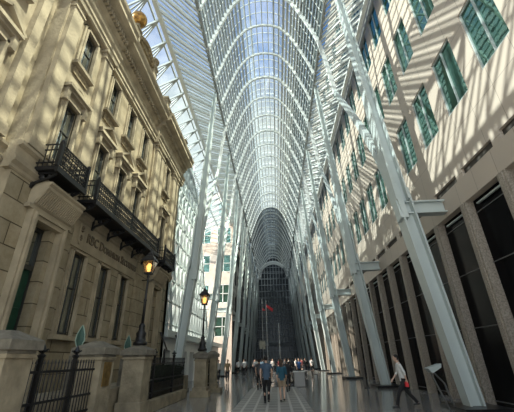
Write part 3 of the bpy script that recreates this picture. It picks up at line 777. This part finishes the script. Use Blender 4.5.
# mid-hall furniture
t = empty('counter', (1.45, 24.7, .012)); tag(t, 'grey box counter right of the strolling couple', 'counter')
MB().box(-.34,.34,-.35,.35,0,.86).build('body', M['grey'], t, bevel=.02); MB().box(-.38,.38,-.4,.4,.86,.91).build('top', M['white'], t)
for k, (x, y, l) in enumerate(((1.2, 29, 'near grey café table right of the couple'), (2.3, 31.5, 'grey café table behind the box counter'), (-.6, 30, 'grey café table left of the couple'))):
    t = empty('cafe_table', (x, y, 0)); tag(t, l, 'table', 'café tables in the middle of the hall')
    MB().lathe([(.28,0),(.28,.03),(.04,.06),(.04,.7)], n=12).build('pedestal', M['iron'], t); MB().lathe([(.42,.7),(.42,.74)], n=20).build('top', M['grey'], t)
for k, (x, y, rz, l) in enumerate(((2.05, 29.3, 1.2, 'dark café chair at the near table'), (.35, 29.4, -1.3, 'dark café chair left of the near table'), (3.15, 31, 1.4, 'dark café chair behind the box counter'), (-1.45, 30.3, -1.6, 'dark café chair at the table left of the couple'))):
    t = empty('cafe_chair', (x, y, 0), rz); tag(t, l, 'chair', 'café chairs in the middle of the hall')
    MB().box(-.22,.22,-.22,.22,.43,.47).build('seat', M['iron'], t); MB().box(-.22,.22,.2,.24,.55,.88).build('backrest', M['iron'], t)
    for a in (-.2,.2):
        for b_ in (-.2,.21): MB().tube((a,b_,0),(a,b_,.43 if b_ < 0 else .88), .015, n=6).build('leg', M['iron'], t)
# flagpoles with red flags
for k, (x, y, H, l, fl) in enumerate(((-1.6, 62, 11.5, 'tall white pole with a red banner in the far hall', 1), (.55, 60, 7.2, 'shorter white pole right of the banner pole', 0), (-2.5, 66, 12.5, 'white pole with small red pennant at the far left of the poles', 2))):
    t = empty('flagpole', (x, y, 0)); tag(t, l, 'pole', 'white poles in the far hall')
    MB().lathe([(.22,0),(.22,.1),(.09,.14),(.06,H),(.09,H+.05),(.01,H+.15)], n=10).build('pole', M['white'], t)
    if fl == 1: 
        MB().add([(0,0,H-.5),(1.3,.1,H-1.4),(1.1,.1,H-1.9),(0,0,H-1.0),(0,.04,H-.5),(1.3,.14,H-1.4),(1.1,.14,H-1.9),(0,.04,H-1.0)], [(0,1,2,3),(7,6,5,4),(0,4,5,1),(1,5,6,2),(2,6,7,3),(3,7,4,0)]).build('banner', M['red'], t)
    if fl == 2: MB().add([(0,0,H-1.6),(.9,.1,H-2.1),(0,0,H-2.2),(0,.04,H-1.6),(.9,.14,H-2.1),(0,.04,H-2.2)], [(0,1,2),(5,4,3),(0,3,4,1),(1,4,5,2),(2,5,3,0)]).build('pennant', M['red'], t)
t = empty('information_sign', (-2.4, 60, 0)); tag(t, 'beige square sign board on a post in the far left of the hall', 'sign')
MB().tube((0,0,0),(0,0,3.6), .06).build('post', M['iron'], t); MB().box(-.5,.5,-.05,.05,3.3,4.6).build('board', plain('beige_board', (.42,.40,.33)), t)

# ================================================================== PEOPLE
SKIN = {'light': (.55,.36,.27), 'tan': (.42,.27,.19), 'dark': (.20,.12,.08)}
def loft(mb, rings, n=12, side=(1,0,0)):
    """rings: (centre, half width, half depth); cross-sections follow the path"""
    C = [V(r[0]) for r in rings]; vs = []; fs = []; m = len(C)
    for i in range(m):
        d = (C[min(i+1,m-1)]-C[max(i-1,0)]).normalized(); s = V(side); b = d.cross(s)
        if b.length < .2: s = V((0,1,0)); b = d.cross(s)
        b.normalize(); a = b.cross(d).normalized()
        for k in range(n):
            t = 2*PI*k/n; vs.append(C[i]+a*(rings[i][1]*math.cos(t))+b*(rings[i][2]*math.sin(t)))
    for i in range(m-1):
        for k in range(n): l = (k+1)%n; fs.append((i*n+k, i*n+l, i*n+n+l, i*n+n+k))
    fs += [tuple(range(n-1,-1,-1)), tuple((m-1)*n+k for k in range(n))]
    mb.add(vs, fs)
def remesh(o, vox, it=4):
    r = o.modifiers.new('remesh', 'REMESH'); r.mode = 'VOXEL'; r.voxel_size = vox; r.use_smooth_shade = True
    s = o.modifiers.new('smooth', 'SMOOTH'); s.factor = .5; s.iterations = it
def bake(o):
    bpy.context.view_layer.update(); dg = bpy.context.evaluated_depsgraph_get(); me = bpy.data.meshes.new_from_object(o.evaluated_get(dg))
    o.modifiers.clear(); old = o.data; o.data = me; me.name = o.name; bpy.data.meshes.remove(old)
    me.polygons.foreach_set('use_smooth', [True]*len(me.polygons))
def hand(mb, w, d, sd, fine):
    """palm, four bent fingers of unequal length and a side thumb; w wrist, d pointing dir, sd = side of the body"""
    d = V(d).normalized(); w = V(w); f = V((0,1,0)); f = (f-d*f.dot(d)).normalized(); nrm = d.cross(f)
    loft(mb, [(w,.026,.020),(w+d*.035,.036,.018),(w+d*.085,.041,.015),(w+d*.095,.036,.012)], 10, f)
    inw = V((-sd,0,0))
    for k, (o_, ln) in enumerate(((.030,.070),(.010,.080),(-.010,.074),(-.029,.058))):
        a = w+d*.086+f*o_; b = a+d*ln*.45+inw*.006; c = b+(d+inw*.5).normalized()*ln*.32; e = c+(d+inw*1.2).normalized()*ln*.25
        loft(mb, [(a-d*.02,.0085,.0085),(a,.0085,.0085),(b,.008,.008),(c,.0072,.0072),(e,.0055,.0055)], 6, f)
    a = w+d*.03+f*.024; b = a+(f*.9+d*.7).normalized()*.035+inw*.01; c = b+(f*.3+d).normalized()*.028+inw*.008
    loft(mb, [(a,.013,.012),(b,.010,.010),(c,.007,.007)], 6, f)
def person(loc, rz, H, label, shirt, legs, hair, skin='light', bottom='trousers', sleeve=.55, longhair=False, step=.28, arm=.25, lean=0, fine=True, group=None, female=False, bag=None):
    t = empty('person', loc, rz); k = H/1.75; t.scale = (k,k,k); tag(t, label, 'person', group)
    sk = M.get('skin_'+skin) or M.setdefault('skin_'+skin, mat('skin_'+skin, SKIN[skin], .55))
    sw = .165 if female else .185; hw = .095
    ly = lambda z: lean*max(0, z-.9)
    P = lambda x, y, z: V((x, y+ly(z), z))
    kn, an = {}, {}
    for s_, ph in ((-1, step), (1, -step)):
        fwd = ph > 0
        an[s_] = V((s_*hw*.8, ph*1.15, .09 if fwd or step == 0 else .15)); kn[s_] = V((s_*hw, ph*.55+(.05 if fwd else .10), .50))
    hip = {s_: V((s_*hw, 0, .92)) for s_ in (-1,1)}
    sh = {s_: P(s_*sw, 0, 1.43) for s_ in (-1,1)}
    el, wr = {}, {}
    for s_ in (-1,1):
        sg = arm if s_ == -1 else -arm; sg = -sg*1.0 if step > 0 else sg
        el[s_] = sh[s_]+V((s_*.055, sg*.5-.03, -.27)); wr[s_] = el[s_]+V((-s_*.01, sg*.7+.08, -.235))
    # ---- body
    mb = MB()
    loft(mb, [(P(0,0,.86),.12,.09),(P(0,0,.95),.155,.105),(P(0,0,1.08),.125,.09),(P(0,.0,1.28),.155,.105),(P(0,0,1.40),.165,.095),(P(0,0,1.47),.09,.06)])
    loft(mb, [(P(0,-.005,1.42),.07,.065),(P(0,.005,1.50),.055,.058),(P(0,.015,1.58),.052,.06)])
    hc = P(0,.03,1.655)
    mb.ball(hc+V((0,-.005,.02)), .098, .80, .98, 1.0); loft(mb, [(hc+V((0,.03,-.02)),.066,.055),(hc+V((0,.045,-.065)),.052,.048),(hc+V((0,.055,-.10)),.03,.03)], 10)
    loft(mb, [(hc+V((0,.088,.025)),.009,.01),(hc+V((0,.105,-.012)),.014,.014),(hc+V((0,.094,-.024)),.012,.01)], 8)
    loft(mb, [(hc+V((-.022,.094,-.052)),.008,.006),(hc+V((.022,.094,-.052)),.008,.006)], 6, (0,0,1))
    for s_ in (-1,1):
        mb.ball(hc+V((s_*.078,-.005,-.002)), .022, .5, .9, 1.3, 8, 6)
        loft(mb, [(hip[s_]+V((0,0,.04)),.085,.09),(hip[s_]-V((0,-.01,.10)),.085,.088),(kn[s_],.055,.058),(kn[s_].lerp(an[s_],.35)-V((0,.015,0)),.05,.056),(an[s_],.036,.042),(an[s_]-V((0,0,.04)),.036,.045)])
        loft(mb, [(an[s_]+V((0,-.04,-.04)),.032,.03),(an[s_]+V((0,.06,-.05)),.038,.03),(an[s_]+V((0,.15,-.07)),.036,.018)], 10)
        loft(mb, [(sh[s_]-V((s_*.04,0,-.01)),.055,.05),(sh[s_],.054,.052),(sh[s_].lerp(el[s_],.5),.046,.045),(el[s_],.037,.038),(el[s_].lerp(wr[s_],.3),.040,.038),(wr[s_],.025,.024)])
        hand(mb, wr[s_], wr[s_]-el[s_], s_, fine)
    b = mb.build('body', sk, t); remesh(b, .009 if fine else .02, 2); bake(b)
    fm = MB()
    for s_ in (-1,1): fm.ball(hc+V((s_*.030,.082,.012)), .011, 1, .6, .6, 8, 6)
    fm.build('eyes', M['iron'], t)
    # ---- shirt
    mb = MB(); zb = .86
    loft(mb, [(P(0,0,zb),.172,.122),(P(0,0,1.0),.165,.118),(P(0,0,1.12),.145 if female else .158,.108),(P(0,0,1.28),.175,.125),(P(0,0,1.39),.19,.112),(P(0,0,1.46),.12,.08),(P(0,0,1.50),.07,.068)])
    for s_ in (-1,1):
        r = [(sh[s_]-V((s_*.05,0,-.01)),.065,.062),(sh[s_],.068,.066)]
        if sleeve <= 1: r += [(sh[s_].lerp(el[s_],sleeve),.060,.060)]
        else: r += [(sh[s_].lerp(el[s_],.5),.058,.056),(el[s_],.05,.05),(el[s_].lerp(wr[s_],min(1,sleeve-1)),.036,.036)]
        loft(mb, r)
    c = mb.build('shirt', shirt, t); remesh(c, .013 if fine else .024, 4); bake(c)
    # ---- legs wear
    mb = MB(); loft(mb, [(P(0,0,1.0),.150,.105),(P(0,0,.93),.168,.118),(P(0,0,.84),.155,.115)])
    for s_ in (-1,1):
        r = [(hip[s_]+V((0,0,.03)),.092,.10),(hip[s_]-V((0,-.01,.12)),.094,.10)]
        if bottom == 'trousers': r += [(kn[s_],.068,.072),(kn[s_].lerp(an[s_],.5),.058,.064),(an[s_]-V((0,0,.02)),.052,.058)]
        else: r += [(hip[s_].lerp(kn[s_],.72),.088,.095)]
        loft(mb, r)
    c = mb.build(bottom, legs, t); remesh(c, .013 if fine else .024, 3); bake(c)
    for s_ in (-1,1):
        mb = MB(); loft(mb, [(an[s_]+V((0,-.06,-.045)),.038,.036),(an[s_]+V((0,.02,-.045)),.042,.042),(an[s_]+V((0,.11,-.06)),.045,.030),(an[s_]+V((0,.185,-.07)),.036,.018)], 10)
        mb.build('shoe', M['plinth'], t, True)
    # ---- hair
    mb = MB(); mb.ball(hc+V((0,-.022,.038)), .104, .84, .98, .96)
    if longhair: loft(mb, [(hc+V((0,-.06,.05)),.085,.06),(hc+V((0,-.075,-.06)),.09,.055),(hc+V((0,-.08,-.20)),.10,.045),(hc+V((0,-.075,-.30)),.07,.03)])
    else: loft(mb, [(hc+V((0,-.05,.03)),.078,.055),(hc+V((0,-.055,-.06)),.06,.035)])
    c = mb.build('hair', hair, t); remesh(c, .012, 2); bake(c)
    if bag:
        p = wr[bag[0]]+V((0,.02,-.16)); q = empty(bag[1], (0,0,0)); q.location = V(loc)+Matrix.Rotation(rz,3,'Z')@(p*k); tag(q, bag[2], bag[3])
        MB().box(-.05,.05,-.09,.09,-.09,.06).build('pouch', bag[4], q, bevel=.012); MB().path([(0,-.06,.06),(0,-.03,.10),(0,.03,.10),(0,.06,.06)],.012,.012,(1,0,0)).build('strap', bag[4], q)
    return t
cl = lambda n, c: plain('cloth_'+n, c)
HB, HD, HG = cl('hair_black',(.012,.010,.009)), cl('hair_brown',(.05,.03,.018)), cl('hair_grey',(.25,.24,.22))
person((-.5,15.8,.012), 0, 1.80, 'man seen from behind in a blue shirt and black trousers, walking beside the woman', cl('blue',(.055,.095,.15)), cl('black',(.010,.010,.012)), HB, step=.10, arm=.12)
person((.17,16.3,.012), 0, 1.66, 'woman seen from behind in a teal top and beige shorts with long dark hair', cl('teal',(.015,.085,.13)), cl('beige',(.34,.26,.18)), HD, bottom='shorts', sleeve=1.3, longhair=True, step=.12, arm=.10, female=True)
person((4.72,14.1,0), math.radians(84), 1.72, 'man in a white shirt and black trousers striding left past the granite pilasters', cl('white',(.70,.70,.68)), cl('black',(.010,.010,.012)), HB, sleeve=1.5, step=.34, arm=.16, lean=.14, bag=(-1,'red_pouch','small red pouch held by the striding man in white','pouch',M['red']))
person((-4.2,30.2,0), PI+.1, 1.74, 'person in a tan shirt and dark trousers walking toward us left of the couple', cl('tan',(.40,.29,.17)), cl('navy',(.02,.022,.03)), HD, 'tan', sleeve=1.4, step=.16)
person((-5.5,33.5,0), PI-.3, 1.72, 'person in a pale shirt and dark trousers standing close behind the farthest pier', cl('pale',(.60,.58,.55)), cl('navy',(.02,.022,.03)), HB, sleeve=1.5, step=.05)
person((-3.75,40.5,0), PI, 1.76, 'person in a bright white shirt and black trousers crossing the sunlit patch of floor', cl('white',(.70,.70,.68)), cl('black',(.010,.010,.012)), HD, sleeve=1.4, step=.2)
person((-1.15,22.5,.012), .2, 1.70, 'person in dark clothes just left of and behind the man in blue', cl('charcoal',(.06,.06,.065)), cl('black',(.010,.010,.012)), HB, 'tan', step=.1)
person((.55,20.8,.012), -.2, 1.68, 'person in a black top half hidden behind the woman in teal', cl('dark',(.02,.02,.022)), cl('black',(.010,.010,.012)), HB, 'tan', sleeve=1.5, step=.08)
person((2.0,33.5,0), PI, 1.70, 'person in a bright blue shirt near the café tables right of the box counter', cl('azure',(.03,.09,.24)), cl('navy',(.02,.022,.03)), HD, step=.05)
# crowd in the distance: a few figures copied with their parts, clothes recoloured per figure
protos = [person((-2.6,44,0), PI, 1.72, 'x', cl('white',(.70,.70,.68)), cl('black',(.010,.010,.012)), HB, step=.18, sleeve=1.4, fine=False),
          person((1.0,46,0), .1, 1.70, 'x', cl('dark',(.02,.02,.022)), cl('navy',(.02,.022,.03)), HD, step=.10, sleeve=1.4, fine=False, female=True)]
cols = [('white',(.70,.70,.68),'white'),('dark',(.02,.02,.022),'black'),('skyb',(.25,.38,.5),'light blue'),('charcoal',(.06,.06,.065),'charcoal'),('pale',(.60,.58,.55),'cream'),('maroon',(.16,.03,.03),'maroon')]
random.seed(12)
spots = [(-2.6,44),(1.0,46),(-1.6,39),(-3.0,48),(-.6,47),(.3,42),(2.3,44),(3.1,40),(-4.6,52),(-2.1,55),(1.7,53),(3.4,50),(4.3,45),(.2,58),(-1.2,61),(2.6,60),(-3.4,63),(3.9,58),(-4.9,45),(1.2,36)]
for i, (x, y) in enumerate(spots):
    o = protos[i] if i < 2 else copy_tree(protos[i % 2])
    o.location = (x, y, 0); o.rotation_euler.z = random.choice((0, PI))+random.uniform(-.5,.5)
    c = cols[i % 6]
    for ch in o.children:
        if ch.name.startswith('shirt'): ch.material_slots[0].link = 'OBJECT'; ch.material_slots[0].material = cl(c[0], c[1])
    o['label'] = 'distant walker in a %s top among the far crowd in the hall' % c[2]; o['group'] = 'distant walkers in %s tops' % c[2]


# ================================================================== CAMERA
f = 322.0; cx, cy = 257, 206
def ray(px, py): return V((px-cx, -(py-cy), -f)).normalized()
Yc = ray(277, 359); Z0 = ray(240, -472); Z = (Z0-Yc*Z0.dot(Yc)).normalized(); X = Yc.cross(Z)
R = Matrix((X, Yc, Z))
cam = bpy.data.cameras.new('camera'); co = bpy.data.objects.new('camera', cam); COL.objects.link(co)
co.matrix_world = Matrix.Translation((0,0,1.7)) @ R.to_4x4()
cam.sensor_width = 36; cam.lens = 36*f/514; cam.clip_start = .1; cam.clip_end = 500
scn.camera = co

# ================================================================== LIGHT
def sun(name, d, e, col, ang):
    s = bpy.data.lights.new(name, 'SUN'); s.energy = e; s.color = col; s.angle = ang
    o = bpy.data.objects.new(name, s); COL.objects.link(o); o.rotation_euler = V(d).to_track_quat('-Z', 'Y').to_euler(); o.location = (0,0,60); return o
sun('sun', (1, .42, -.665), 7.2, (1, .93, .80), .009)
sun('sun_mirrored_by_tower', (-1, .30, -1.85), 11, (1, .90, .70), .012)
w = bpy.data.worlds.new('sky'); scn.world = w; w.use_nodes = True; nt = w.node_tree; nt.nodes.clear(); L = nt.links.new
o = nt.nodes.new('ShaderNodeOutputWorld'); bg = nt.nodes.new('ShaderNodeBackground'); tc = nt.nodes.new('ShaderNodeTexCoord'); sp_ = nt.nodes.new('ShaderNodeSeparateXYZ')
L(tc.outputs['Generated'], sp_.inputs[0])
n = nt.nodes.new('ShaderNodeTexNoise'); n.inputs['Scale'].default_value = 3.0; n.inputs['Detail'].default_value = 5; L(tc.outputs['Generated'], n.inputs['Vector'])
ma = nt.nodes.new('ShaderNodeMath'); ma.operation = 'MULTIPLY_ADD'; ma.inputs[1].default_value = .18; L(n.outputs['Fac'], ma.inputs[0]); L(sp_.outputs['Z'], ma.inputs[2])
r = nt.nodes.new('ShaderNodeValToRGB'); e = r.color_ramp.elements
e[0].position = 0; e[0].color = (.55, .58, .58, 1); e[1].position = 1; e[1].color = (.06, .17, .44, 1)
a = e.new(.755); a.color = (.50, .55, .56, 1); a = e.new(.83); a.color = (.11, .25, .52, 1)
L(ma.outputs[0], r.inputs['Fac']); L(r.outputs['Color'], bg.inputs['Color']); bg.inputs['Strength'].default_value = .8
# unseen sky behind the viewer brightened as added fill for the hall interior
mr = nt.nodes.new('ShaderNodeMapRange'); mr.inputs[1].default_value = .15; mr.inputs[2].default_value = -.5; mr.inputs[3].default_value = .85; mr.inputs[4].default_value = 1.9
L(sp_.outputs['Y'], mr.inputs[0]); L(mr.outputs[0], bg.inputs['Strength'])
L(bg.outputs[0], o.inputs[0])

vs_ = scn.view_settings; vs_.view_transform = 'Standard'; vs_.look = 'None'; vs_.gamma = 1; vs_.use_curve_mapping = False; vs_.exposure = 0.6
scn.cycles.max_bounces = 8; scn.cycles.transparent_max_bounces = 24; scn.cycles.diffuse_bounces = 4; scn.cycles.glossy_bounces = 4
scn.cycles.caustics_reflective = False; scn.cycles.caustics_refractive = False
for ob in list(bpy.data.objects):
    if '_abs' in ob: del ob['_abs']
